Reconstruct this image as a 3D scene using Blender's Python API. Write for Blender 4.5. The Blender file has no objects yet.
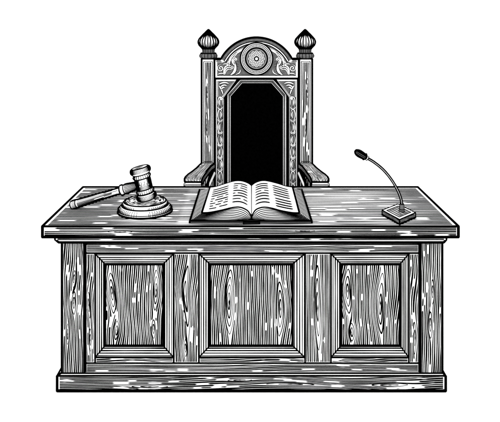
import bpy, math, random
import numpy as np
from mathutils import Vector, Matrix
S = bpy.context.scene

# ------------------------------------------------------------------ camera, world, exposure
CX, HY, D, F, E = 250.5, 26.0, 3.0, 625.5, 1.773     # level shift-lens view, eye 1.77 m, 3 m from the desk front
cam = bpy.data.cameras.new('camera'); co = bpy.data.objects.new('camera', cam); S.collection.objects.link(co)
co.location = (0, -D, E); co.rotation_euler = (math.radians(90), 0, 0)
cam.sensor_width = 36; cam.lens = F / 500 * 36
cam.shift_x = (250 - CX) / 500; cam.shift_y = (HY - 211) / 500
cam.clip_start = 0.05; cam.clip_end = 2000
S.camera = co
w = bpy.data.worlds.new('World'); S.world = w; w.use_nodes = True
w.node_tree.nodes['Background'].inputs[0].default_value = (1, 1, 1, 1)
w.node_tree.nodes['Background'].inputs[1].default_value = 1.0
ld = bpy.data.lights.new('added_fill', 'AREA'); ld.shape = 'DISK'; ld.size = 7; ld.energy = 260  # unseen disc lamp, added to keep the whites clean
lo = bpy.data.objects.new('added_fill', ld); S.collection.objects.link(lo)
lo.location = (-.6, -5.0, 5.0)
lo.rotation_euler = (Vector((0, .3, .6)) - Vector(lo.location)).to_track_quat('-Z', 'Y').to_euler()
S.view_settings.view_transform = 'Standard'; S.view_settings.look = 'None'
S.view_settings.exposure = 0.45; S.view_settings.gamma = 1

def fx(px, Y): return (px - CX) * (D + Y) / F
def fz(py, Y): return E - (py - HY) * (D + Y) / F
def W(px, py, Y): return Vector((fx(px, Y), Y, fz(py, Y)))
def T(px, py, z):
    s = (E - z) / (py - HY); return Vector(((px - CX) * s, s * F - D, z))

# ------------------------------------------------------------------ materials
def mat(name, c1, c2, scale, rough):
    m = bpy.data.materials.new(name); m.use_nodes = True; nt = m.node_tree
    b = nt.nodes['Principled BSDF']; b.inputs['Roughness'].default_value = rough
    b.inputs['Specular IOR Level'].default_value = 0.0
    n = nt.nodes.new('ShaderNodeTexNoise'); n.inputs['Scale'].default_value = scale; n.inputs['Detail'].default_value = 4
    tc = nt.nodes.new('ShaderNodeTexCoord'); r = nt.nodes.new('ShaderNodeValToRGB')
    r.color_ramp.elements[0].position = .35; r.color_ramp.elements[1].position = .65
    r.color_ramp.elements[0].color = (*c1, 1); r.color_ramp.elements[1].color = (*c2, 1)
    nt.links.new(tc.outputs['Object'], n.inputs['Vector']); nt.links.new(n.outputs['Fac'], r.inputs['Fac'])
    nt.links.new(r.outputs['Color'], b.inputs['Base Color'])
    return m
WHITE = mat('white_painted_wood', (.86,)*3, (.93,)*3, 40, 1)
INK = mat('black_ink', (.0,)*3, (.0006,)*3, 60, 1)
PAPER = mat('white_paper', (.90,)*3, (.95,)*3, 25, 1)
FLOOR = mat('white_floor', (.93,)*3, (.95,)*3, 1, 1)
GREY = mat('grey_paint', (.085,)*3, (.12,)*3, 60, 1)
MATS = [WHITE, INK, PAPER, FLOOR, GREY]
wh, ik, pp, fl, gy = range(5)

# ------------------------------------------------------------------ mesh helpers
class MB:
    def __init__(s): s.v = []; s.f = []; s.m = []; s.sm = []
    def add(s, vs, fs, m=0, smooth=False):
        n = len(s.v); s.v += [tuple(p) for p in vs]
        for f in fs: s.f.append([n + i for i in f]); s.m.append(m); s.sm.append(smooth)
    def frustum(s, a, b, m=0):                       # a, b: (x0,x1,y0,y1,z)
        vs = []
        for (x0, x1, y0, y1, z) in (a, b): vs += [(x0,y0,z),(x1,y0,z),(x1,y1,z),(x0,y1,z)]
        s.add(vs, [(3,2,1,0),(4,5,6,7),(0,1,5,4),(1,2,6,5),(2,3,7,6),(3,0,4,7)], m)
    def box(s, x0, x1, y0, y1, z0, z1, m=0): s.frustum((x0,x1,y0,y1,z0), (x0,x1,y0,y1,z1), m)
    def boxedges(s, x0, x1, y0, y1, z0, z1, r):
        for x in (x0, x1):
            for y in (y0, y1): s.tube([(x,y,z0),(x,y,z1)], r)
            for z in (z0, z1): s.tube([(x,y0,z),(x,y1,z)], r)
        for y in (y0, y1):
            for z in (z0, z1): s.tube([(x0,y,z),(x1,y,z)], r)
    def tube(s, pts, r, m=1, n=8, cap=True):
        pts = [Vector(p) for p in pts]; k = len(pts)
        rs = list(r) if hasattr(r, '__len__') else [r] * k
        if cap:                                      # rounded-off ends
            d0 = (pts[0] - pts[1]).normalized() * rs[0] * .8; d1 = (pts[-1] - pts[-2]).normalized() * rs[-1] * .8
            pts = [pts[0] + d0] + pts + [pts[-1] + d1]; rs = [rs[0]*.5] + rs + [rs[-1]*.5]; k += 2
        vs = []; up = None
        for i, p in enumerate(pts):
            t = (pts[min(i+1, k-1)] - pts[max(i-1, 0)]).normalized()
            if up is None: up = Vector((0,0,1)) if abs(t.z) < .9 else Vector((0,1,0))
            a = (up - t * up.dot(t)).normalized(); b = t.cross(a); up = a
            for j in range(n):
                q = 2*math.pi*(j+.5)/n; vs.append(p + (a*math.cos(q) + b*math.sin(q))*rs[i])
        fs = [(i*n+j, i*n+(j+1)%n, (i+1)*n+(j+1)%n, (i+1)*n+j) for i in range(k-1) for j in range(n)]
        fs += [tuple(range(n))[::-1], tuple((k-1)*n+j for j in range(n))]
        s.add(vs, fs, m, True)
    def ring(s, M, rad, z, r, m=1, n=48):
        vs = []; k = 8
        for i in range(n):
            a = 2*math.pi*i/n
            for j in range(k):
                b = 2*math.pi*j/k; R = rad + r*math.cos(b)
                vs.append(M @ Vector((R*math.cos(a), R*math.sin(a), z + r*math.sin(b))))
        s.add(vs, [(i*k+j, ((i+1)%n)*k+j, ((i+1)%n)*k+(j+1)%k, i*k+(j+1)%k) for i in range(n) for j in range(k)], m, True)
    def lathe(s, M, prof, m=0, n=48):
        vs = [M @ Vector((r*math.cos(2*math.pi*i/n), r*math.sin(2*math.pi*i/n), z)) for (r, z) in prof for i in range(n)]
        k = len(prof)
        fs = [(j*n+i, j*n+(i+1)%n, (j+1)*n+(i+1)%n, (j+1)*n+i) for j in range(k-1) for i in range(n)]
        fs += [tuple(range(n))[::-1], tuple((k-1)*n+i for i in range(n))]
        s.add(vs, fs, m, True)
    def rib(s, M, prof, az, r, m=1):                 # a raised line running along a lathe profile
        c, d = math.cos(az), math.sin(az)
        s.tube([M @ Vector((R*c, R*d, z)) for R, z in prof], r, m, 6)
    def sheet(s, fr, pts, h=.0008, m=1):             # pts: (c,t,width) widths laid across the travel direction
        if len(pts) < 2: return
        vs = []; k = len(pts)
        for i, (c, t, wd) in enumerate(pts):
            a = pts[max(i-1,0)]; b = pts[min(i+1,k-1)]; dc, dt = b[0]-a[0], b[1]-a[1]; L = math.hypot(dc, dt) or 1
            nc, nt = -dt/L*wd/2, dc/L*wd/2
            vs += [fr(c+nc, t+nt, h), fr(c-nc, t-nt, h)]
        s.add(vs, [(2*i, 2*i+1, 2*i+3, 2*i+2) for i in range(k-1)], m)
    def disc(s, fr, c, t, r0, r1, h=.0008, m=1, n=40):
        pts = [(c + (r0+r1)/2*math.cos(2*math.pi*i/n), t + (r0+r1)/2*math.sin(2*math.pi*i/n), r1-r0) for i in range(n)]
        vs = []
        for i in range(n):
            a = 2*math.pi*i/n
            vs += [fr(c+r0*math.cos(a), t+r0*math.sin(a), h), fr(c+r1*math.cos(a), t+r1*math.sin(a), h)]
        s.add(vs, [(2*i, 2*i+1, (2*i+3) % (2*n), (2*i+2) % (2*n)) for i in range(n)], m)
    def poly(s, fr, pts, h=0, m=1): s.add([fr(c, t, h) for c, t in pts], [tuple(range(len(pts)))], m)
    def prism(s, pts, y0, y1, m=0):                  # outline in (x,z) pushed from y0 (front) to y1
        n = len(pts)
        s.add([(x, y0, z) for x, z in pts] + [(x, y1, z) for x, z in pts],
              [tuple(range(n)), tuple(range(2*n-1, n-1, -1))] + [(i, n+i, n+(i+1)%n, (i+1)%n) for i in range(n)], m)
    def build(s, name, parent=None, root=(0,0,0)):
        me = bpy.data.meshes.new(name); R = Vector(root)
        used = sorted(set(s.m)); remap = {u: i for i, u in enumerate(used)}
        me.from_pydata([tuple(Vector(p) - R) for p in s.v], [], s.f)
        for u in used: me.materials.append(MATS[u])
        me.polygons.foreach_set('material_index', [remap[x] for x in s.m])
        me.polygons.foreach_set('use_smooth', s.sm)
        me.update()
        o = bpy.data.objects.new(name, me); S.collection.objects.link(o)
        if parent: o.parent = parent
        else: o.location = R
        return o
def outline(mb, M, prof, r, at):                        # bold contour strokes down both flanks of a turned piece
    ax = (M.to_3x3() @ Vector((0,0,1))).normalized(); v = Vector(at) - Vector((0,-D,E))
    n = M.inverted().to_3x3() @ ax.cross(v).normalized(); a = math.atan2(n.y, n.x)
    for b, k in ((0,1),(.16,.7),(-.16,.7),(.3,.45),(-.3,.45)):
        for c in (0, math.pi): mb.rib(M, prof, a+b+c, r*k)
def thing(name, loc, label, cat):
    o = bpy.data.objects.new(name, None); S.collection.objects.link(o); o.location = loc
    o.empty_display_size = .1; o['label'] = label; o['category'] = cat; return o

# ------------------------------------------------------------------ engraved grain: ink lines laid on a surface
def flow(p, Z):                                       # grain lines part round a pointed eye and close again
    g = 1.03*np.exp(-(np.abs(Z)/1.02)**2.3)
    return p + np.where(p < 0, -1., 1.)*g*np.exp(-np.abs(p)/2.0)
def grain(mb, fr, c0, c1, t0, t1, sp, knots=(), seed=0, duty=.6, var=.25, nfleck=6, step=.012, wander=.4, tone=None, h=.0008, fl=1.0, mt=1, ringn=5, dmax=.88):
    rg = np.random.default_rng(seed)
    n = max(2, int(round((c1 - c0)/sp))); nt = max(8, int((t1 - t0)/step)); L = t1 - t0
    ps = c0 + (np.arange(-1, n+1) + .5)*(c1 - c0)/n
    t = np.linspace(t0, t1, nt); P, Tm = np.meshgrid(ps, t, indexing='ij')
    C = P.copy(); WV = []
    for k in range(4):
        wl = rg.uniform(.25, .8)*(2.5 if L > 1 else 1)*(L if L < .2 else 1)
        WV.append((wander*sp*rg.uniform(.4, 1), 6.283/wl, rg.uniform(0, 6.3), rg.uniform(.1, .3)/sp))
    def sway(c, tt): return sum(A_*np.sin(f_*(tt-t0) + p_ + (c-c0)*k_) for A_, f_, p_, k_ in WV)
    C += sway(P, Tm)
    for (kc, kt, a, b) in knots:
        p = (P - kc)/a; Z = (Tm - kt)/b; C += (flow(p, Z) - p)*a
    G = np.abs(np.diff(C, axis=0)); base = np.minimum(np.vstack([G[:1], G]), np.vstack([G, G[-1:]]))
    dt = np.zeros_like(C)
    for i in range(len(ps)):
        x = duty + (.13 if i % 2 else -.07)
        v = np.zeros(nt) + x
        for k in range(3):
            v += var*rg.uniform(.25, .7)*np.sin(6.283*(t-t0)/(rg.uniform(.10, .6)*(3 if L > 1 else 1)*(L if L > .99 and L < 1.01 else 1)) + rg.uniform(0, 6.3))
        dt[i] = v
    for _ in range(nfleck):
        fc = rg.uniform(c0, c1); ft = rg.uniform(t0, t1); rc = sp*rg.uniform(.35, .7)*fl; rt = rg.uniform(.006, .020)*(1.5 if L > 1 else 1)
        dt -= 2*np.exp(-(((C-fc)/rc)**2 + ((Tm-ft)/rt)**2)**2)
    if tone is not None: dt += tone(C, Tm)
    Wd = np.clip(base, sp*.25, sp*1.6)*np.clip(dt, 0, dmax)
    for i in range(len(ps)):
        run = []
        for j in range(nt):
            a = C[i, j] - Wd[i, j]/2; b = C[i, j] + Wd[i, j]/2
            a, b = max(a, c0), min(b, c1)
            ok = dt[i, j] > .06 and b - a > sp*.04
            if ok: run.append((a, b, t[j]))
            if (not ok or j == nt-1) and run:
                if len(run) > 2:
                    x = run[0]; run[0] = ((x[0]+x[1])/2 - 1e-5, (x[0]+x[1])/2 + 1e-5, x[2]) if x[2] > t0 + 1e-6 else x
                    x = run[-1]; run[-1] = ((x[0]+x[1])/2 - 1e-5, (x[0]+x[1])/2 + 1e-5, x[2]) if x[2] < t1 - 1e-6 else x
                    vs = []
                    for (a_, b_, tt) in run: vs += [fr(a_, tt, h), fr(b_, tt, h)]
                    mb.add(vs, [(2*q, 2*q+1, 2*q+3, 2*q+2) for q in range(len(run)-1)], mt)
                run = []
    for (kc, kt, a, b) in knots:
        ph = rg.uniform(0, 6); off = rg.uniform(-.1, .1)
        ringn = max(2, int(round(a/.0066)))
        for q in range(ringn):
            s_ = 1 - (q + .45)/(ringn + .35)
            pts = []
            for i in range(41):
                th = 2*math.pi*i/40
                sx, cz = math.sin(th), math.cos(th)
                c = kc + a*s_*math.copysign(abs(sx)**1.45, sx)*(1 + .06*math.sin(3*th + ph + q)) + off*a*(1-s_)
                tt = kt + b*1.18*s_**.9*cz + b*.05*(1-s_)*math.sin(ph); c += float(sway(kc, tt))
                pts.append((min(max(c, c0+.001), c1-.001), min(max(tt, t0+.001), t1-.001), min(a/ringn*.66, .0060)*(1 + .3*math.sin(th+ph+q))))
            mb.sheet(fr, pts, h*1.2, mt)
        kq = kc + float(sway(kc, kt)); mb.sheet(fr, [(kq, kt - b*.1, .0005), (kq, kt, a*.22), (kq, kt + b*.1, .0005)], h*1.2, mt)
def front(Y): return lambda c, t, h: Vector((c, Y - h, t))          # c = x, t = z (vertical grain)
def frontH(Y): return lambda c, t, h: Vector((t, Y - h, c))         # c = z, t = x (horizontal grain)
def sideV(X, sg): return lambda c, t, h: Vector((X + sg*h, c, t))   # c = y, t = z
def sideH(X, sg): return lambda c, t, h: Vector((X + sg*h, t, c))
def topH(Z): return lambda c, t, h: Vector((t, c, Z + h))           # c = y, t = x
PX = D/F

# ================================================================== floor
m = MB(); m.add([(-400,-400,0),(400,-400,0),(400,400,0),(-400,400,0)], [(0,1,2,3)], fl)
o = m.build('floor'); o['kind'] = 'structure'

# ================================================================== desk
TZ = fz(226.3, 0); DB = .72
desk = thing('desk', (0, .36, 0), 'wide wooden judge desk with three panelled front bays and thick dark outlines', 'desk')
RD = (0, .36, 0)
def dk(mb, name, parent=desk): return mb.build(name, parent, RD)
x0, x1 = fx(42.5, 0), fx(458.3, 0); zb = fz(237, 0)
m = MB(); m.box(x0, x1, 0, DB, zb, TZ)
m.boxedges(x0, x1, 0, DB, zb, TZ, .0052)
m.tube([(x0,0,zb),(x1,0,zb)], .0068); m.tube([(x0,0,zb),(x0,0,TZ)], .0075); m.tube([(x1,0,zb),(x1,0,TZ)], .0075)
m.tube([(x0,0,TZ),(x0,DB,TZ)], .0075); m.tube([(x1,0,TZ),(x1,DB,TZ)], .0075); m.tube([(x0,DB,TZ),(x1,DB,TZ)], .009)
def tt(C, Tm):
    a = np.clip((np.abs(Tm) - .55)/.4, 0, 1)
    b = np.where(Tm < -.35, .12, 0)
    return -.16 + .24*a + b + .28*np.clip((C-.55)/.15, 0, 1)
grain(m, topH(TZ), .018, DB-.02, x0+.02, x1-.02, .0205, seed=5, duty=.62, var=.22, nfleck=80, step=.02, wander=.10, tone=tt, fl=.8, dmax=.74)
grain(m, frontH(0), zb+.006, TZ-.006, x0+.01, x1-.01, .0072, seed=7, duty=.76, var=.14, nfleck=14, step=.015, wander=.5,
      knots=[(zb+.024, fx(120,0), .005, .06), (zb+.03, fx(305,0), .004, .05)], fl=1.2, ringn=2)
for X, s in ((x0,-1),(x1,1)): grain(m, sideH(X, s), zb+.006, TZ-.006, .01, DB-.01, .0082, seed=8, duty=.6, nfleck=4)
dk(m, 'tabletop')
# cornice below the top
m = MB(); ya, yb = .026, DB-.05; za, zc = zb-.001, fz(243.2, .03)
a0, a1, b0, b1 = fx(55, ya), fx(446.5, ya), fx(58.5, .04), fx(444, .04)
zm = (za*.45 + zc*.55)
m.frustum((b0+.004, b1-.004, .046, yb, zc), (a0+.004, a1-.004, .032, yb, zm)); m.box(a0, a1, ya, yb, zm, za)
m.tube([(b0,.042,zc),(b1,.042,zc)], .0062); m.tube([(a0,ya,za-.004),(a1,ya,za-.004)], .006)
for q, r in ((b0,a0),(b1,a1)):
    m.tube([(q,.042,zc),(r,.03,zm),(r,ya,za)], .006); m.tube([(q,.042,zc),(q,yb,zc)], .006); m.tube([(r,ya,za-.004),(r,yb,za-.004)], .006)
grain(m, frontH(ya), zm-.0005, za-.007, a0+.012, a1-.012, .0060, seed=9, duty=.78, var=.15, nfleck=10, step=.015, wander=.1)
m.tube([(a0+.01,.029,zm),(a1-.01,.029,zm)], .0022)
dk(m, 'cornice')
# carcass behind the frame members
YB = .06; bz0, bz1 = fz(372, YB), zc-.002
xl, xr = fx(62, YB), fx(442.2, YB)
m = MB(); m.box(xl+.012, xr-.012, YB+.035, DB-.06, bz0-.09, bz1)
for X, s in ((xl+.012,-1),(xr-.012,1)): grain(m, sideV(X, s), YB+.12, DB-.07, bz0, bz1, .012, seed=31, knots=[(.3, .5, .03, .12),(.5,.35,.025,.1)], duty=.6)
dk(m, 'carcass')
# corner posts
for (p0, p1, sd, kn) in ((62, 84.3, 41, [(74,279,1.8,9),(75,303,2.6,12),(67,334,1.4,11)]), (420.4, 442.2, 42, [(432,292,1.8,13),(430.5,325,2.4,14)])):
    m = MB(); yf = YB-.012; u0, u1 = fx(p0, yf), fx(p1, yf)
    m.box(u0, u1, yf, YB+.06, bz0, bz1)
    for X in (u0, u1): m.tube([(X,yf,bz0),(X,yf,bz1)], .0062)
    for X in (u0, u1): m.tube([(X,YB+.06,bz0),(X,YB+.06,bz1)], .004)
    m.tube([(u0,yf,bz0),(u1,yf,bz0)], .005)
    K = [(fx(a,yf), fz(b,yf), c*PX, d*PX) for a,b,c,d in kn]
    grain(m, front(yf), u0+.007, u1-.007, bz0+.004, bz1-.004, .0088, K, sd, .68, .10, 12, step=.006, ringn=3, wander=.45)
    for X, s in ((u0,-1),(u1,1)): grain(m, sideV(X, s), yf+.006, YB+.055, bz0, bz1, .012, seed=sd+5, duty=.6)
    dk(m, 'corner_post')
# rails and stiles at YB
def member(name, p0, p1, q0, q1, vert, seed, knots=(), yf=YB, duty=.68, nf=8, sp=.0086, rn=3):
    m = MB(); u0, u1, v1, v0 = fx(p0,yf), fx(p1,yf), fz(q0,yf), fz(q1,yf)
    m.box(u0, u1, yf, YB+.04, v0, v1)
    m.boxedges(u0, u1, yf+.002, YB+.038, v0, v1, .0032)
    K = [(fx(a,yf), fz(b,yf), c*PX, d*PX) for a,b,c,d in knots]
    if vert: grain(m, front(yf), u0+.004, u1-.004, v0+.004, v1-.004, sp, K, seed, duty, .10, nf, step=.006, ringn=rn, wander=.45)
    else: grain(m, frontH(yf), v0+.004, v1-.004, u0+.004, u1-.004, .0068, [(z,x,c,d) for x,z,c,d in K], seed, duty+.05, .16, nf, step=.012, ringn=2, fl=1.1, wander=.5)
    return dk(m, name)
member('top_rail', 86.2, 418.6, 244.6, 252.6, False, 51, nf=14, yf=YB-.002)
member('bottom_rail', 86.2, 418.6, 363.6, 372.2, False, 52, nf=10, yf=YB-.002)
member('stile', 86.2, 94.6, 253.6, 362.6, True, 53, [(90.5,305,1.6,14),(90,340,1.4,12)], rn=2)
member('stile', 409.4, 418.6, 253.6, 362.6, True, 54, [(415,338,1.6,17)], rn=2)
member('stile', 174.2, 198.4, 253.6, 362.6, True, 55, [(187,296,3.4,32),(185.5,348,2.0,9)], rn=4)
member('stile', 305.6, 330.4, 253.6, 362.6, True, 56, [(318,308,3.8,42)], rn=4)
for (p0, p1, sd) in ((95.6,173.2,61),(199.4,304.6,62),(331.4,408.4,63)):
    member('lower_rail', p0, p1, 357.6, 362.6, False, sd, nf=3)
# panels with their moulding frames
panels = [
 ((95.2,173.6),(105,163.3), 71, [(112,293,4.4,20),(115.5,330,2.8,10),(155.5,290,3.8,20),(154.5,329,2.4,10)]),
 ((199,304.8),(209.8,292.6), 72, [(229.5,302,5.6,31),(279.5,309,4.4,27)]),
 ((331,408.8),(341,400), 73, [(348.8,291,4.8,22),(350.5,332,3.2,9.5),(381.8,303,4.8,30)]),
]
for (o0,o1),(i0,i1),sd,kn in panels:
    yi = YB+.014
    m = MB(); u0, u1, v1, v0 = fx(i0,yi), fx(i1,yi), fz(264,yi), fz(345.6,yi)
    m.box(u0-.002, u1+.002, yi, YB+.04, v0-.002, v1+.002)
    K = [(fx(a,yi), fz(b,yi), c*PX, d*PX) for a,b,c,d in kn]
    grain(m, front(yi), u0+.002, u1-.002, v0+.002, v1-.002, .0098, K, sd, .66, .11, 18, step=.005, ringn=5, fl=.8, wander=.45)
    pn = dk(m, 'panel')
    m = MB(); yo = YB-.004
    O = [W(o0,253.8,yo), W(o1,253.8,yo), W(o1,357.2,yo), W(o0,357.2,yo)]
    I = [Vector((u0,yi,v1)), Vector((u1,yi,v1)), Vector((u1,yi,v0)), Vector((u0,yi,v0))]
    for k in range(4):
        a, b, c, d = O[k], O[(k+1)%4], I[(k+1)%4], I[k]
        m.add([a, b, c, d], [(0,1,2,3)], wh)
        back = Vector((0, .03, 0)); m.add([a, b, b+back, a+back], [(0,1,2,3)], wh)
        rg = random.Random(sd*4+k)
        for s_, wd in ((.16,.0030),(.36,.0040),(.57,.0042),(.78,.0046)) if k in (0,2) else ((.2,.0032),(.42,.0042),(.64,.0042),(.84,.0034)):
            p, q = a.lerp(d, s_), b.lerp(c, s_)
            m.tube([p, p.lerp(q,.3), p.lerp(q,.65), q], [wd*rg.uniform(.75,1.1)*.8 for _ in range(4)], n=6)
        m.tube([a, d], .0036); m.tube([a, b], .0046); m.tube([d, c], .0066)
    dk(m, 'panel_moulding', pn)
# plinth
m = MB(); yp = .03; u0, u1 = fx(57.2,yp), fx(445.6,yp); z1 = fz(375.8, yp); yq = DB-.03
m.box(u0, u1, yp, yq, .0, z1)
m.frustum((u0,u1,yp,yq,z1), (xl-.002, xr+.002, YB-.014, yq, bz0+.001))
t0, t1 = xl-.002, xr+.002
m.tube([(u0,yp,.007),(u1,yp,.007)], .0075); m.tube([(u0,yp,z1),(u1,yp,z1)], .0042)
m.tube([(t0,YB-.014,bz0+.001),(t1,YB-.014,bz0+.001)], .0046)
for a, b in ((u0,t0),(u1,t1)):
    m.tube([(a,yp,.007),(a,yp,z1),(b,YB-.014,bz0)], .0068); m.tube([(a,yp,z1),(a,yq,z1)], .005); m.tube([(a,yp,.007),(a,yq,.007)], .006)
    m.tube([(a,yq,0.007),(a,yq,z1)], .005)
grain(m, frontH(yp), .014, z1-.005, u0+.012, u1-.012, .0078, [(.034, fx(150,yp), .008, .09), (.045, fx(390,yp), .010, .09),(.03, fx(290,yp), .007, .12),(.05, fx(240,yp), .006, .06)], 81, .78, .12, 30, step=.012, fl=1.1, ringn=2, wander=1.0)
for X, s in ((u0,-1),(u1,1)): grain(m, sideH(X, s), .014, z1-.005, .04, yq-.01, .0098, seed=82)
dk(m, 'plinth')

# ================================================================== chair
YC = 1.30; PC = (D+YC)/F; cc = fx(256.5, YC)
chair = thing('throne_chair', (cc, 1.5, 0), 'tall carved judge chair with arched crest and black back panel behind the desk', 'chair')
RC = (cc, 1.5, 0)
def ck(mb, name, parent=chair): return mb.build(name, parent, RC)
def c2(px, py, Y=YC): return (fx(px, Y), fz(py, Y))
for sg, pa, pb in ((-1, 201.6, 214.4), (1, 299.2, 312.2)):
    m = MB(); u0, u1 = fx(pa,YC), fx(pb,YC); z1 = fz(58.8,YC); wdp = u1-u0
    m.box(u0, u1, YC, YC+wdp, 0, z1)
    for X in (u0, u1):
        for Y in (YC, YC+wdp): m.tube([(X,Y,.01),(X,Y,z1)], .0075)
    for z in (.01, z1): m.tube([(u0,YC,z),(u1,YC,z)], .006); m.tube([(u0,YC+wdp,z),(u1,YC+wdp,z)], .006)
    for dx in (.0145, wdp-.0145): m.tube([(u0+dx,YC,.02),(u0+dx,YC,z1-.02)], .0030)
    m.tube([(u0+.016,YC,z1-.018),(u1-.016,YC,z1-.018)], .0022)
    m.tube([(u0+.016,YC,fz(161.5,YC)),(u1-.016,YC,fz(161.5,YC))], .0024)
    grain(m, front(YC), u0+.021, u1-.021, .03, z1-.024, .0088, [((u0+u1)/2+.004, fz(88,YC), .006, .07), ((u0+u1)/2-.004, fz(125,YC), .006, .09)], 90+sg, .72, .12, 16, step=.012, ringn=2, wander=.4)
    for X, s in ((u0,-1),(u1,1)): grain(m, sideV(X, s), YC+.01, YC+wdp-.01, .03, z1-.01, .0105, seed=95, duty=.62)
    post = ck(m, 'back_post')
    xc = (u0+u1)/2; M = Matrix.Translation((xc, YC+wdp/2, 0)); q = PC
    Z = lambda py: fz(py, YC+wdp/2)
    q2 = (D+YC+wdp/2)/F
    m = MB()
    m.lathe(M, [(6.6*q2,Z(58.4)),(8.3*q2,Z(57.6)),(8.9*q2,Z(56)),(8.3*q2,Z(54)),(6.4*q2,Z(53.2)),(5.8*q2,Z(51.5)),(6.2*q2,Z(48.5))], gy)
    m.ring(M, 6.9*q2, Z(58.2), .8*q2); m.ring(M, 7.3*q2, Z(53.4), .9*q2); m.ring(M, 6.4*q2, Z(48.3), .95*q2)
    rn = random.Random(3)
    for i in range(16):
        a = 2*math.pi*i/16
        m.rib(M, [(8.3*q2,Z(57.6)),(9.0*q2,Z(56)),(8.3*q2,Z(54))], a, .32*q2)
        m.rib(M, [(6.0*q2,Z(52.5)),(5.9*q2,Z(51)),(6.3*q2,Z(49))], a, .3*q2)
    ck(m, 'collar', post)
    m = MB()
    prof = [(5.2,48.2),(7.2,47.2),(9.3,45.2),(10.2,43),(10.2,41.2),(9.3,39),(7.4,36.8),(5.0,34.4),(3.0,32.2),(1.4,30.6),(.3,29.6)]
    P = [(a*q2, Z(b)) for a, b in prof]
    m.lathe(M, P, wh)
    N = 22
    for i in range(N):
        a = 2*math.pi*(i+.5)/N; n_ = len(P)
        rr = [.62 + .45*abs(math.cos(a)) for _ in P]  # thicker ribs at the sides draw shade, leaving a bright centre
        m.tube([M @ Vector((r*math.cos(a), r*math.sin(a), z)) for r, z in P],
               [q2*min(rr[k], .25+P[k][0]/q2*.17)*(1.0 if k > 6 or k < 2 else .85) for k in range(n_)], n=6)
    for i in range(N):
        a = 2*math.pi*i/N; kk = 1 + i % 2
        m.tube([M @ Vector((r*math.cos(a), r*math.sin(a), z)) for r, z in P[:3+kk]], [.34*q2]*(2+kk)+[.1*q2], n=6)
        m.tube([M @ Vector((r*math.cos(a), r*math.sin(a), z)) for r, z in P[5+kk%2:10]], [.1*q2]+[.28*q2]*(4-kk%2), n=6)
    outline(m, M, P, .85*q2, (xc,YC,1.6))
    m.lathe(M, [(3.5*q2,Z(33)),(3.2*q2,Z(32.2)),(1.7*q2,Z(30.4)),(.5*q2,Z(29.2))], ik)
    m.ring(M, 5.8*q2, Z(47.8), .8*q2)
    ck(m, 'finial', post)

# back panel (black) with cut-corner frame
m = MB()
yb_ = YC+.035
A = [c2(216,79,YC), c2(298,79,YC), (c2(298,79,YC)[0], .50), (c2(216,79,YC)[0], .50)]
m.prism(A, yb_, yb_+.03, ik)
ck(m, 'back_panel')
m = MB()
zbt = .52
def oct_(l, r, t, cut): return [(fx(l,YC), zbt), c2(l, t+cut*1.15), c2(l+cut, t), c2(r-cut, t), c2(r, t+cut*1.15), (fx(r,YC), zbt)]
def strip(mb, pts, wd, y, hgt, mt):                     # moulding strip following an outline
    for a, b in zip(pts, pts[1:]):
        mb.tube([(a[0],y,a[1]),(b[0],y,b[1])], wd, mt, 6)
strip(m, oct_(227.8, 285.9, 80.6, 12.6), .0030, YC+.026, 0, wh)
strip(m, oct_(229.0, 284.7, 81.9, 12.2), .0046, YC+.031, 0, gy)
strip(m, oct_(230.2, 283.5, 83.2, 11.8), .0015, YC+.028, 0, wh)
ck(m, 'inner_frame')
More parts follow.
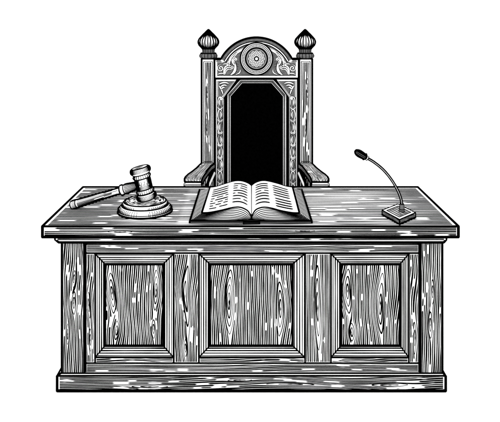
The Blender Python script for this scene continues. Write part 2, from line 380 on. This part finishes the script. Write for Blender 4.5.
# carved side strips with corner spandrels
def ribbon2(mb, fr, pts, wd, h=.0015):                  # white relief line on a black bed
    k = len(pts)
    mb.sheet(fr, [(a, b, wd*2.3) for a, b in pts], h, ik)
    mb.sheet(fr, [(a, b, wd*1.15*(.35+.65*math.sin(math.pi*min(.97,max(.03,(i+.5)/k))))) for i, (a, b) in enumerate(pts)], h+.001, wh)
def spiral(cx, cy, r0, r1, a0, turns, n=22, sq=1):
    return [(cx + (r0+(r1-r0)*i/n)*math.cos(a0+2*math.pi*turns*i/n), cy + (r0+(r1-r0)*i/n)*math.sin(a0+2*math.pi*turns*i/n)*sq) for i in range(n+1)]
for sg in (-1, 1):
    m = MB(); mx = lambda dpx: fx(256.5 + sg*dpx, YC)    # distance from the chair axis in px
    xa, xb = sorted((mx(40.4), mx(32.6)))
    fr = front(YC)
    zt_ = fz(79.6,YC)
    m.box(xa, xb, YC, YC+.04, .50, zt_, wh)
    # spandrel
    tri = [(mx(32.6), zt_), (mx(20.2), zt_), (mx(32.6), fz(97,YC))]
    if sg < 0: m.prism(tri, YC, YC+.036, wh)
    else: m.prism(tri[::-1], YC, YC+.036, wh)
    m.poly(fr, [(mx(38.6), fz(81,YC)), (mx(22.5), fz(81,YC)), (mx(33.6), fz(96,YC)), (mx(38.6), fz(99,YC))], .0006, gy)
    g0, g1 = sorted((mx(39.2), mx(33.6)))
    m.poly(fr, [(g0,.52),(g1,.52),(g1,fz(97,YC)),(g0,fz(97,YC))], .0006, gy)
    m.tube([(mx(41.4),YC,.5),(mx(41.4),YC,zt_)], .0065); m.tube([(mx(32.0),YC,.5),(mx(32.0),YC,fz(97.5,YC)),(mx(19.0),YC,zt_)], .005)
    m.tube([(mx(39.4),YC,.5),(mx(39.4),YC,zt_-.01)], .0022)
    m.tube([(mx(33.4),YC,.5),(mx(33.4),YC,fz(97,YC)),(mx(22),YC,fz(81,YC))], .0022)
    # vine: chain of ovals with teardrops
    yv = 102.5; k = 0
    while yv < 196:
        cxm, czm = mx(36.4), fz(yv,YC)
        el = [(cxm + 2.3*PC*math.cos(a)*sg, czm + 5.6*PC*math.sin(a)) for a in [2*math.pi*i/24 for i in range(25)]]
        m.sheet(fr, [(a, b, 1.7*PC) for a, b in el], .0011, ik)
        m.sheet(fr, [(a, b, (.45+.35*math.sin(i*.26+k))*PC) for i, (a, b) in enumerate(el)], .0018, wh)
        td = [(cxm + (.9*math.sin(3*s_+k*3.14))*PC*sg, czm + (3.4-6.4*s_)*PC) for s_ in [i/12 for i in range(13)]]
        m.sheet(fr, [(a, b, (1.5*math.sin(math.pi*(i+.4)/13)**1.2+.1)*PC) for i, (a, b) in enumerate(td)], .0022, wh)
        m.sheet(fr, [(a+.25*PC*sg, b, (.55*math.sin(math.pi*(i+.4)/13))*PC) for i, (a, b) in enumerate(td)], .0027, ik)
        for q_ in (-1, 1): m.sheet(fr, [(cxm+2.6*PC*q_, czm-4.2*PC, .2*PC), (cxm+1.6*PC*q_, czm-6.1*PC, .7*PC), (cxm+.2*PC*q_, czm-6.4*PC, .2*PC)], .0025, wh)
        yv += 12.4; k += 1
    # spandrel leaves
    for (a0, b0, a1, b1) in ((37,84,28,83.4),(37.4,86,33.5,94),(36,87,30,85.5),(35.5,90,32,87.5)):
        A0 = (mx(a0), fz(b0,YC)); A1 = (mx(a1), fz(b1,YC)); mid = ((A0[0]+A1[0])/2, (A0[1]+A1[1])/2+.008)
        ribbon2(m, fr, [A0, ((A0[0]+mid[0])/2, (A0[1]+mid[1])/2+.002), mid, ((A1[0]+mid[0])/2, (A1[1]+mid[1])/2+.002), A1], .007, .0012)
    ribbon2(m, fr, spiral(mx(35.2), fz(98.2,YC), .012, .003, .5, 1.2*sg, 14), .005)
    ck(m, 'carved_side_strip')

# crest rail
m = MB(); R0 = 40.3; ccx, ccz = c2(256.5, 77.8)
def arc(R, y=58, n=40):
    a0 = math.asin(min(1, (77.8 - y)/R))
    return [(ccx + R*PC*math.cos(a0 + (math.pi-2*a0)*i/n), ccz + R*PC*math.sin(a0 + (math.pi-2*a0)*i/n)) for i in range(n+1)]
out = [c2(297.6,78.2), c2(297.6,59)] + arc(R0, 59) + [c2(215.6,59), c2(215.6,78.2)]
yc0 = YC-.006
m.prism(out, yc0, YC+.055, wh)
fr = front(yc0)
def line3(pts, r, mt=1, y=None): m.tube([(a, yc0 if y is None else y, b) for a, b in pts], r, mt, 6)
for y in (yc0, YC+.055): line3(out[1:-1], .0085, 1, y)
line3([c2(215,78.4), c2(298,78.4)], .0075)
# bands along the arch
def band(Ra, Rb, mt, hh=.0012, yy=60):
    Rm = (Ra+Rb)/2; m.sheet(fr, [(a, b, (Rb-Ra)*PC) for a, b in arc(Rm, yy)], hh, mt)
bed = [c2(295.8,75.2), c2(295.8,62.4), c2(290.6,62.4)] + arc(34.4, 62.4)[1:-1] + [c2(222.4,62.4), c2(217.2,62.4), c2(217.2,75.2)]
m.poly(fr, bed, .0008, gy)
band(36.9, 39.6, gy); band(35.9, 36.9, ik, yy=61.2); band(34.0, 35.0, ik, .0016, yy=62.4); band(32.2, 32.9, wh, .0020, yy=63.6); band(30.6, 31.2, wh, .0020, yy=64.5)
for sg in (-1, 1):
    mxx = lambda d: fx(256.5+sg*d, YC)
    P3 = lambda d, y: (mxx(d), fz(y, YC))
    m.sheet(fr, [(*P3(40,60.4), 1.2*PC), (*P3(35.8,60.4), 1.2*PC)], .0014, gy)
    m.sheet(fr, [(*P3(40.2,61.7), .8*PC), (*P3(34.8,61.7), .8*PC)], .0015, ik)
    def leaf(pts, wd): ribbon2(m, fr, pts, wd, .0022)
    def bez(a, b, c, n=12): return [((1-t)**2*a[0]+2*t*(1-t)*b[0]+t*t*c[0], (1-t)**2*a[1]+2*t*(1-t)*b[1]+t*t*c[1]) for t in [i/n for i in range(n+1)]]
    def swoosh(a, b, c, n_, off, wd):                  # a leaf drawn as nested strokes
        for k in range(n_):
            o = k*off
            leaf(bez(P3(a[0]-o*.3, a[1]), P3(b[0]-o, b[1]+o*.8), P3(c[0]-o*.2, c[1]+o*1.1)), wd*(1-.18*k))
    leaf(spiral(*P3(35.9,68.2), .024, .003, math.pi/2, -1.7*sg, 26), .0046)
    swoosh((38.6,74.4), (36,72.5), (31.6,73.6), 1, 1, .005)
    swoosh((32.6,74.4), (33.5,64.0), (25.6,65.6), 3, 1.9, .0068)
    swoosh((25.4,74.6), (18.6,72), (21.6,62.6), 2, -1.5, .0075)
    swoosh((20.6,74.4), (15.6,73.2), (16.4,69.6), 1, 1, .005)
    swoosh((22.6,65.0), (26.2,60.5), (21.4,56.2), 2, 1.5, .0060)
    swoosh((27.0,64.6), (27.6,58.6), (19.6,52.6), 2, -1.3, .0048)
    swoosh((33.4,64.4), (30,62.4), (26.8,66.4), 1, 1, .0048)
    leaf(spiral(*P3(24.6,67.4), .012, .002, math.pi/2, 1.4*sg), .0036)
    leaf(spiral(*P3(20.6,59.0), .011, .002, math.pi/2, -1.4*sg), .0036)
    swoosh((19.8,53.8), (15.6,50.6), (11.4,48.8), 2, -1.0, .0045)
    for k in range(5): m.sheet(fr, [(*P3(17.6+.35*k*k*.3, 62+2.4*k), .30*PC), (*P3(19.4+.35*k*k*.3, 61.2+2.5*k), .30*PC)], .0020, ik)
    m.sheet(fr, [(*P3(39.7,63), .7*PC), (*P3(39.7,75), .7*PC)], .0024, wh)
m.sheet(fr, [(fx(217,YC), fz(75.3,YC), .8*PC), (fx(296,YC), fz(75.3,YC), .8*PC)], .0018, ik)
ck(m, 'crest_rail')
crest = bpy.data.objects['crest_rail']
# rosette
m = MB(); rc, rz = c2(256.5, 58.7); yr = yc0-.012
Mr = Matrix.Translation((rc, yr, rz)) @ Matrix.Rotation(math.radians(90), 4, 'X')
m.lathe(Mr, [(16.2*PC,-.016),(16.2*PC,-.002),(15.4*PC,0),(.001,0)], wh)
fr = front(yr)
m.ring(Mr, 16.1*PC, 0, .0050); m.ring(Mr, 14.4*PC, 0, .0026)
m.ring(Mr, 10.9*PC, 0.0005, .0052)
for i in range(56):
    a = 2*math.pi*i/56
    m.sheet(fr, [(rc+11.6*PC*math.cos(a), rz+11.6*PC*math.sin(a), .5*PC), (rc+13.7*PC*math.cos(a), rz+13.7*PC*math.sin(a), .75*PC)], .0012, ik)
m.disc(fr, rc, rz, 0, 9.2*PC, .001, gy)
m.ring(Mr, 9.0*PC, 0.0005, .0020)
for i in range(12):
    a = 2*math.pi*i/12; ca, sa = math.cos(a), math.sin(a)
    loop = [((5.4 + 2.7*math.cos(t)), 1.35*math.sin(t)*(1+.35*math.cos(t))) for t in [2*math.pi*k/16 for k in range(17)]]
    pts = [(rc + (u*ca - v*sa)*PC, rz + (u*sa + v*ca)*PC) for u, v in loop]
    m.sheet(fr, [(p, q, .75*PC) for p, q in pts], .0016, ik)
    m.sheet(fr, [(p, q, .38*PC) for p, q in pts], .0022, wh)
    m.sheet(fr, [(rc+4*PC*ca, rz+4*PC*sa, .2*PC), (rc+6*PC*ca, rz+6*PC*sa, .8*PC), (rc+7.2*PC*ca, rz+7.2*PC*sa, .1*PC)], .0024, wh)
m.ring(Mr, 12.9*PC, 0.0003, .0012); m.ring(Mr, 9.9*PC, 0.0005, .0022, gy)
m.disc(fr, rc, rz, 0, 2.7*PC, .0034, ik, 20); m.disc(fr, rc, rz, 0, 1.4*PC, .0042, wh, 16)
ck(m, 'rosette', crest)
# seat, seat rails and front legs (behind the desk)
m = MB(); sx0, sx1 = fx(203,YC), fx(310,YC)
m.box(sx0+.02, sx1-.02, .86, YC-.002, .44, .52, wh); m.boxedges(sx0+.02, sx1-.02, .86, YC-.004, .44, .52, .005)
ck(m, 'seat')
for X in (sx0+.05, sx1-.05):
    m = MB(); m.box(X-.03, X+.03, .87, .93, 0, .438, wh); m.boxedges(X-.03, X+.03, .87, .93, .005, .436, .005)
    grain(m, front(.87), X-.026, X+.026, .01, .43, .011, seed=4); ck(m, 'front_leg')
# arms
for sg, ac in ((-1, 0), (1, 0)):
    mx = lambda d, Y: fx(256.6 + sg*d, Y)
    st = [(1.30, 42.0, 55.3, 163.4), (1.22, 45.0, 57.4, 165.4), (1.15, 47.6, 60.4, 168.4), (1.08, 50.0, 64.6, 171.8), (1.02, 52.0, 68.6, 174.6), (.97, 53.6, 71.0, 176.9), (.93, 54.6, 72.0, 179.0), (.905, 55.0, 72.0, 180.8), (.895, 55.0, 71.4, 182.0)]
    m = MB(); ring_ = []
    th = .034
    for (Y, di, do, py) in st:
        z = fz(py, Y); ring_.append([Vector((mx(di,Y),Y,z)), Vector((mx(do,Y),Y,z)), Vector((mx(do,Y),Y,z-th)), Vector((mx(di,Y),Y,z-th))])
    for a, b in zip(ring_, ring_[1:]):
        m.add(a+b, [(0,1,5,4),(1,2,6,5),(2,3,7,6),(3,0,4,7)], wh)
    m.add(ring_[0], [(0,1,2,3)], wh); m.add(ring_[-1], [(3,2,1,0)], wh)
    for k in range(4): m.tube([r[k] for r in ring_], .0072 if k in (1,2) else .006)
    for r in (ring_[0], ring_[-1]): m.tube(r + [r[0]], .006)
    tops = [r[:2] for r in ring_]
    def S_(c, t, h):
        x = min(max(t, 0), 1)*(len(tops)-1); i = min(int(x), len(tops)-2); f = x-i
        a = tops[i][0].lerp(tops[i+1][0], f); b = tops[i][1].lerp(tops[i+1][1], f)
        return a.lerp(b, c) + Vector((0,0,h))
    grain(m, S_, .07, .93, .03, .97, .085, [(.5,.55,.07,.28)], 100+sg, .58, .15, 4, step=.02, ringn=2, wander=.25)
    def SI(c, t, h):
        x = min(max(t, 0), 1)*(len(ring_)-1); i = min(int(x), len(ring_)-2); f = x-i
        a = ring_[i][0].lerp(ring_[i+1][0], f); b = ring_[i][3].lerp(ring_[i+1][3], f)
        return a.lerp(b, c) + Vector((-sg*h,0,0))
    grain(m, SI, .1, .9, .02, .98, .2, (), 104, .72, .05, 0, step=.05, wander=.1)
    e = ring_[-1]
    m.add([e[0].lerp(e[3],.45)+Vector((0,-.001,0)), e[1].lerp(e[2],.45)+Vector((0,-.001,0)), e[1].lerp(e[2],.62)+Vector((0,-.001,0)), e[0].lerp(e[3],.62)+Vector((0,-.001,0))], [(0,1,2,3)], ik)
    arm = ck(m, 'armrest')
    # upright under the arm and diagonal brace
    m = MB(); X = mx(61, 1.0); zt2 = ring_[4][2].z
    m.box(X-.025, X+.025, .96, 1.03, .40, zt2-.002, wh); m.boxedges(X-.025, X+.025, .96, 1.03, .40, zt2-.006, .005)
    ck(m, 'arm_support', arm)
    m = MB(); xs_ = sorted((mx(47.0, 1.15), mx(48.6, 1.15))); m.box(xs_[0], xs_[1], 1.035, YC-.001, .45, fz(173, 1.15)-.03, ik)
    ck(m, 'arm_side_panel', arm)
    m = MB()
    p, q = Vector((mx(43.0,1.27),1.27,fz(170,1.27))), Vector((mx(52,1.02),1.02,fz(190,1.02)))
    for dz, r, mt in ((-.0,.0085,ik),(-.022,.013,wh),(-.042,.0085,ik)): m.tube([p+Vector((0,0,dz)), q+Vector((0,0,dz))], r, mt)
    ck(m, 'arm_brace', arm)

# ================================================================== book
zc0 = TZ + .004
YF = T(189, 221, zc0+.008).y; YK = .64
gxx = fx(251.5, YF)
book = thing('open_book', (gxx, (YF+YK)/2, TZ), 'thick open book with lines of text lying in the middle of the desk', 'book')
RB = (gxx, (YF+YK)/2, TZ)
def bk(mb, name, parent=book): return mb.build(name, parent, RB)
m = MB()
cl, cr = T(189.9,221,zc0).x, T(311.6,221,zc0).x
m.box(cl, cr, YF, YK, TZ+.001, TZ+.011, gy)
m.box(cl+.006, cr-.006, YF-.0015, YF, TZ+.0045, TZ+.0085, wh)
m.boxedges(cl, cr, YF, YK, TZ+.003, TZ+.010, .0036)
ck_ = bk(m, 'cover')
m = MB()
xs = [fx(p, YF) for p in (243.5, 246, 251.5, 257, 259.5)]
m.box(xs[0], xs[4], YF-.012, YF-.002, TZ+.0005, TZ+.009, gy); m.boxedges(xs[0], xs[4], YF-.012, YF-.002, TZ+.002, TZ+.009, .003)
bk(m, 'spine', ck_)
zbase = TZ+.011
def cat(ps, u):                                         # smooth curve through (u, value) keys
    for (a, b), (c, d) in zip(ps, ps[1:]):
        if u <= c or (c, d) == ps[-1]:
            f = (u-a)/(c-a); f = min(max(f,0),1); return b + (d-b)*f
def catmull(keys, n=24):
    k = [keys[0]] + keys + [keys[-1]]; out = []
    for i in range(1, len(k)-2):
        for j in range(n):
            t = j/n; out.append(tuple(.5*((2*k[i][d]) + (-k[i-1][d]+k[i+1][d])*t + (2*k[i-1][d]-5*k[i][d]+4*k[i+1][d]-k[i+2][d])*t*t + (-k[i-1][d]+3*k[i][d]-3*k[i+1][d]+k[i+2][d])*t**3) for d in range(len(k[0]))))
    out.append(keys[-1]); return out
for sg in (-1, 1):
    if sg < 0:
        fk = [(202,212.8),(210,212.3),(222,210),(232,207.6),(240,207.2),(247,210.2),(250.4,214.5),(251.5,217)]
        bkk = [(210,187.6),(216,186.8),(225,184),(234,181.4),(241,181.2),(247,183),(250.5,185.2),(251.5,186.6)]
        fb, bb = 190.9, 201.6
    else:
        fk = [(299.2,212.8),(292,212.6),(281,210.6),(271,208),(263,207.2),(256,209.6),(252.6,214.5),(251.5,217)]
        bkk = [(292.4,187.4),(286,186.4),(277,183.6),(268,181.4),(262,181),(256,182.8),(252.5,185.2),(251.5,186.6)]
        fb, bb = 310.6, 302.2
    yf_, yk_ = YF+.012, .61
    ft = [W(a,b,yf_) for a,b in catmull(fk, 5)]; bt = [W(a,b,yk_) for a,b in catmull(bkk, 5)]
    n = len(ft)
    xf0 = fx(fb, yf_)
    fbm = [Vector((xf0 + (gxx-xf0)*i/(n-1), yf_, zbase)) for i in range(n)]
    bbm = [Vector((xf0 + (gxx-xf0)*i/(n-1), yk_, zbase)) for i in range(n)]
    m = MB()
    def SP(u, v, h=0, w=1.0):                            # u 0 fore edge..1 gutter, v 0 front..1 back, w 1 top..0 bottom
        x = min(max(u,0),1)*(n-1); i = min(int(x), n-2); f = x-i
        a = fbm[i].lerp(fbm[i+1], f).lerp(ft[i].lerp(ft[i+1], f), w); b = bbm[i].lerp(bbm[i+1], f).lerp(bt[i].lerp(bt[i+1], f), w)
        return a.lerp(b, v) + Vector((0,0,h))
    NV = 6
    vs = [SP(i/(n-1), j/NV) for j in range(NV+1) for i in range(n)]
    m.add(vs, [(j*n+i, j*n+i+1, (j+1)*n+i+1, (j+1)*n+i) for j in range(NV) for i in range(n-1)], pp, True)
    for vv in (0, 1):
        vs = [SP(i/(n-1), vv, 0, ww) for ww in (0, 1) for i in range(n)]
        m.add(vs, [(i, i+1, n+i+1, n+i) for i in range(n-1)], pp)
    vs = [SP(0, j/NV, 0, ww) for ww in (0, 1) for j in range(NV+1)]
    m.add(vs, [(j, j+1, NV+1+j+1, NV+1+j) for j in range(NV)], pp)
    # page edge lines
    K = 8
    for k in range(K+1):
        ww = k/K; r = .0036 if k in (0, K) else .0023
        m.tube([SP(i/(n-1), 0, 0, ww) for i in range(n)], [r*min(1, max(.3, (ft[i].z-zbase)/.034)) if k < K else r for i in range(n)], n=6)
        m.tube([SP(0, j/NV, 0, ww) for j in range(NV+1)], r if k in (0, K) else .0022, n=6)
    m.tube([SP(i/(n-1), 1, 0, 1) for i in range(n)], .0042, n=6)
    m.tube([SP(1, j/NV, 0, 1) for j in range(NV+1)], .0055, n=6)
    m.tube([SP(0, j/NV, 0, 1) for j in range(NV+1)], .0042, n=6)
    span = ft[-1].x-ft[0].x
    def ux(u):
        for i in range(n-1):
            f0, f1 = (ft[i].x-ft[0].x)/span, (ft[i+1].x-ft[0].x)/span
            if u <= f1: return (i + (u-f0)/(f1-f0))/(n-1)
        return 1
    def tx(u0, u1, v, wd=.029):
        N = 10; pts = [(u0+(u1-u0)*i/N) for i in range(N+1)]; vs = []
        for i, u in enumerate(pts):
            q = wd*(.72 if u1-u0 > .2 else .6)*(1 if 0 < i < N else .5)
            vs += [SP(ux(u), v-q, .0012), SP(ux(u), v+q, .0012)]
        m.add(vs, [(2*i, 2*i+1, 2*i+3, 2*i+2) for i in range(N)], ik)
    if sg < 0:
        for v in (.86,.77,.68,.59): tx(.10,.50,v)
        for a, b, v in ((.11,.20,.48),(.24,.40,.50),(.44,.51,.51),(.11,.17,.39),(.21,.51,.41),(.11,.24,.30),(.28,.40,.32),(.44,.51,.33),(.12,.2,.21),(.24,.37,.23),(.41,.51,.25),(.12,.28,.12),(.33,.51,.14)): tx(a,b,v)
        for a, b, v in ((.60,.92,.88),(.60,.71,.79),(.76,.92,.79),(.60,.70,.70),(.75,.92,.70),(.60,.92,.60),(.60,.66,.50),(.70,.92,.50),(.60,.92,.40),(.60,.78,.29),(.83,.92,.29),(.60,.92,.18)): tx(a,b,v)
    else:
        for a, b, v in ((.60,.92,.88),(.60,.92,.79),(.60,.92,.70),(.60,.72,.60),(.78,.92,.60),(.60,.92,.50),(.60,.92,.40),(.60,.92,.29),(.60,.92,.17)): tx(a,b,v)
        for v in (.86,.77,.68,.59,.50): tx(.12,.50,v)
        for v in (.38,.29,.20,.12): tx(.11,.48,v)
    bk(m, 'page_block')

# ================================================================== sound block
B0 = T(145.1, 211.3, TZ)
sb = thing('sound_block', B0, 'round stepped wooden striking block under the gavel head', 'sound block')
M = Matrix.Translation(B0); m = MB(); q = (D+B0.y)/F
R = lambda a: a*q
prof = [(R(26.2),.001),(R(26.9),.010),(R(26.2),.022),(R(23.6),.034),(R(22.6),.036),(R(22.4),.041),(R(21.8),.050),(R(20.6),.055),(.001,.056)]
m.lathe(M, prof, wh, 64)
m.ring(M, R(26.6), .004, .0062, n=64); m.ring(M, R(22.9), .0365, .0042, n=64); m.ring(M, R(20.6), .0545, .0042, n=64); m.ring(M, R(26.7), .015, .0022, n=64)
outline(m, M, prof[:5], .0026, B0); outline(m, M, prof[4:8], .004, B0)
rg = random.Random(11)
for i in range(128):
    a = 2*math.pi*i/128; f = abs(math.cos(a)); s_ = rg.uniform(.0, .3)  # hatch grows denser and thicker at the sides as inked shading
    if f < .42 and rg.random() < .6: continue
    l = .3 + .7*f
    P = [(R(26.75),.010+.004*s_), (R(26.4),.020), (R(24.4),.031)] if i % 2 else [(R(26.3),.004),(R(26.9),.012+.008*l),(R(25.9),.024)]
    m.rib(M, P, a, .0010 + .0013*f)
    if f > .25: m.rib(M, [(R(22.5),.040),(R(22.1),.048 if i % 2 else .044)], a, .0011+.001*f)
for i in range(190):                                       # engraved streaks on the top disc
    a = rg.uniform(0, 6.283); rr = R(rg.uniform(9, 19.5)); l = rg.uniform(.15, .5)
    if abs(math.cos(a)) < .3 and rg.random() < .7: continue
    pts = [(B0.x+rr*math.cos(a+l*k/6), B0.y+rr*math.sin(a+l*k/6), .0046*math.sin(math.pi*(k+.2)/6.4)) for k in range(7)]
    m.sheet(lambda c, t, h: Vector((c, t, TZ+.0563+h)), pts, .0006+.000005*i, ik)
m.build('sound_block_body', sb, B0)
# ================================================================== gavel
hz = TZ+.056; Hb = T(147.2, 199.0, hz+.014)
tilt = math.radians(-13.5)
handle_end = T(72.5, 205.0, TZ+.019)
Mg = Matrix.Translation(Hb) @ Matrix.Rotation(tilt, 4, 'Y')
q = (D+Hb.y)/F
gv = thing('gavel', Hb, 'wooden gavel standing on the striking block, its handle resting on the desk', 'gavel')
m = MB()
hp = [(.001,0),(7.6,.0),(9.2,.9),(9.7,2.8),(9.2,5.0),(7.6,6.3),(7.9,7.2),(8.5,8.4),(8.3,10),(7.3,10.8),(7.4,12),(7.5,20),(7.4,22),(7.3,22.6),(8.4,23.6),(8.6,24.8),(7.7,26),(6.8,26.6),(8.6,27.8),(9.8,29.4),(10.0,31),(9.5,32.8),(8.4,33.6),(.001,34)]
hp = [(a*q*.985, b*q*.96) for a, b in hp]
m.lathe(Mg, hp, wh)
def rg_(i, r): m.ring(Mg, hp[i][0], hp[i][1], r)
rg_(1,.0045); rg_(5,.0052); rg_(9,.0042); rg_(13,.0042); rg_(17,.0054); rg_(22,.0042)
for i in range(44):
    a = 2*math.pi*(i+.5)/44; f = abs(math.cos(a-.25)); th = .0013+.0030*f*f  # ink hatch thickens towards the flanks, shading drawn into the lines
    if True:
        m.rib(Mg, hp[2:5], a, th); m.rib(Mg, hp[19:22], a, th)
        m.rib(Mg, [hp[10], (hp[10][0]+.0002, hp[10][1]+(.3+.25*(i%3))*(hp[12][1]-hp[10][1]))], a, th)
        if f > .45: m.rib(Mg, [(hp[11][0], hp[11][1]-.03*f), hp[12]], a, th)
    if i % 2: m.rib(Mg, hp[6:9], a, th); m.rib(Mg, hp[14:17], a, th)
for sl in (slice(1,6), slice(5,10), slice(9,14), slice(13,18), slice(17,24)): outline(m, Mg, [p for p in hp[sl] if p[0] > .01], .0055, Hb)
for k in range(9):
    yy = (-.75+.19*k)*hp[22][0]; L = math.sqrt(max(0, hp[22][0]**2-yy*yy))*.8
    m.sheet(lambda c, t, h: Mg @ Vector((c, t, hp[23][1]+h)), [(-L, yy, .0008), (-L*.3, yy+.002, .0055), (L*.4, yy, .004), (L*(.5+.04*k), yy, .0006)], .0012, ik)
m.build('gavel_head', gv, Hb)
m = MB()
st = Mg @ Vector((0, 0, 16.5*q*.96))
dv = (handle_end - st); L = dv.length
Mh = Matrix.Translation(st) @ dv.to_track_quat('Z', 'Y').to_matrix().to_4x4()
# radii in px along the handle
hq = [(3.0,6.0),(3.2,7.5),(3.9,13),(4.3,16),(4.4,18),(3.9,19.5),(3.9,20.5),(4.6,21.2),(4.6,23),(3.3,24),(2.6,25),(2.8,40),(3.2,56),(3.5,68),(3.7,70),(3.8,73.6),(3.4,75.4),(.01,76.2)]
sc_ = L/ (74.5*q)
_n = Mh.inverted().to_3x3() @ Vector((0, -.3, -1)); au = math.atan2(_n.y, _n.x)      # underside of the handle
hh = [(a*q, b*q*sc_) for a, b in hq]
m.lathe(Mh, hh, wh, 24)
m.ring(Mh, hh[0][0]+.003, hh[0][1]+.002, .004, n=24)
for i, r in ((5,.0034),(8,.003),(9,.003),(14,.0028)): m.ring(Mh, hh[i][0], hh[i][1], r, n=24)
m.ring(Mh, hh[16][0], hh[16][1], .0034, n=24)
for i in range(20):
    a = 2*math.pi*(i+.5)/20; o_ = rg.uniform(0, .12)*L
    m.rib(Mh, [(hh[10][0],hh[10][1]+o_),(hh[11][0],hh[11][1])], a, .0017) if i % 2 else None
    m.rib(Mh, [(hh[11][0],hh[11][1]+rg.uniform(-.05,.1)),(hh[12][0],hh[12][1]),(hh[13][0],hh[13][1])], a, .0022 if math.cos(a-au) > -.1 else .0012)  # heavier lines underneath: shade put into the hatching
    m.rib(Mh, hh[1:5], a, .0022); m.rib(Mh, hh[14:16], a, .0014)
for sl in (slice(1,6), slice(7,10), slice(9,17)): outline(m, Mh, hh[sl], .0070, Hb)
m.build('handle', gv, Hb)

# ================================================================== microphone
zt = TZ+.026
cs = [T(382.3,210.3,zt), T(399.6,219.6,zt), T(415.4,212.8,zt), None]; cs[3] = cs[0]+cs[2]-cs[1]
mc = sum(cs, Vector())/4
mic = thing('microphone', (mc.x, mc.y, TZ), 'desk microphone on a bent gooseneck with square base at the right of the desk', 'microphone')
RM = (mc.x, mc.y, TZ)
m = MB()
lo_ = [Vector((c.x,c.y,TZ+.001)) for c in cs]; m.add(lo_+cs, [(3,2,1,0),(4,5,6,7),(0,1,5,4),(1,2,6,5),(2,3,7,6),(3,0,4,7)], wh)
for k in range(4):
    m.tube([cs[k], cs[(k+1)%4]], .0032); m.tube([lo_[k]+Vector((0,0,.003)), lo_[(k+1)%4]+Vector((0,0,.003))], .0052); m.tube([lo_[k], cs[k]], .0038)
    a, b = lo_[k], lo_[(k+1)%4]
    nrm = (b-a).cross(Vector((0,0,1))).normalized()
    ex = (k+1) % 4
    def SB(c, t, h, a=a, b=b, nrm=nrm): return a.lerp(b, t) + Vector((0,0,c*.025)) + nrm*h
    grain(m, SB, .2, .88, .03, .97, .12, (), 7+k, .74, .15, 0, step=.06)
def SQ(u, v, h): return cs[0].lerp(cs[1], u).lerp(cs[3].lerp(cs[2], u), v) + Vector((0,0,h))
ins = .13
loop = [(ins,ins),(1-ins,ins),(1-ins,1-ins),(ins,1-ins),(ins,ins)]
m.tube([SQ(u,v,.001) for u,v in loop], .0018, n=6)
m.poly(SQ, [(ins,ins),(1-ins,ins),(1-ins,1-ins),(ins,1-ins)], .0006, gy)
for k in range(5):
    v = .2+.14*k; m.sheet(SQ, [(.18+.03*(k%3), v, .01),(.45, v, .035),(.84-.12*(k%2), v, .01)], .0012, wh)
m.build('base', mic, RM)
m = MB()
ft_ = T(401.8, 211.8, zt); Yn = ft_.y
Mp = Matrix.Translation((ft_.x, Yn, 0)); q = (D+Yn)/F
m.lathe(Mp, [(2.7*q,zt),(2.7*q,zt+.012),(2.2*q,zt+.014),(1.9*q,zt+.038),(1.4*q,zt+.042)], gy, 20)
for z, r in ((zt+.002,2.8),(zt+.013,2.4),(zt+.04,1.9)): m.ring(Mp, r*q, z, .0022, n=24)
for a in (0, math.pi): m.rib(Mp, [(2.6*q,zt),(1.9*q,zt+.04)], a, .0026)
m.build('socket', mic, RM)
m = MB()
keys = [(401.9,206.0,Yn),(401.2,200,Yn-.003),(398.2,191.5,Yn-.01),(392,180.5,Yn-.02),(383.5,170,Yn-.03),(374,162.2,Yn-.04),(366.2,157.6,Yn-.05)]
path = [W(*k) for k in catmull([tuple(map(float,k)) for k in keys], 10)]
m.tube(path, 1.5*q, ik, 12)
m.tube([p+Vector((-.0015,-.0075,.001)) for p in path[3:-2]], .0008, wh, 6)     # thin white line along the neck
for k in range(2, len(path)-1, 1):
    pass
m.build('gooseneck', mic, RM)
m = MB()
e = path[-1]; hd = (W(355.0,150.8,Yn-.06) - e); L = hd.length
Mh = Matrix.Translation(e) @ hd.to_track_quat('Z','Y').to_matrix().to_4x4()
pr = [(.9,-.06),(2.6,.0),(3.3,.10),(3.5,.25),(3.8,.45),(3.9,.62),(3.5,.80),(2.6,.93),(1.6,1.0),(.1,1.02)]
pr = [(a*q, b*L) for a, b in pr]
m.lathe(Mh, pr, ik, 32)
for i in range(16): m.rib(Mh, pr[2:8], 2*math.pi*i/16, .0011, gy) if i % 3 == 0 else None  # grey ribs painted as highlights on the black capsule
h_ = m.build('microphone_capsule', mic, RM)
m = MB(); m.ring(Mh, 1.9*q, -.05*L, .0022, wh, 28); m.ring(Mh, 2.3*q, -.10*L, .0022, ik, 28); m.ring(Mh, 3.5*q, .13*L, .0026, ik, 28)
m.build('capsule_collar', h_, RM)
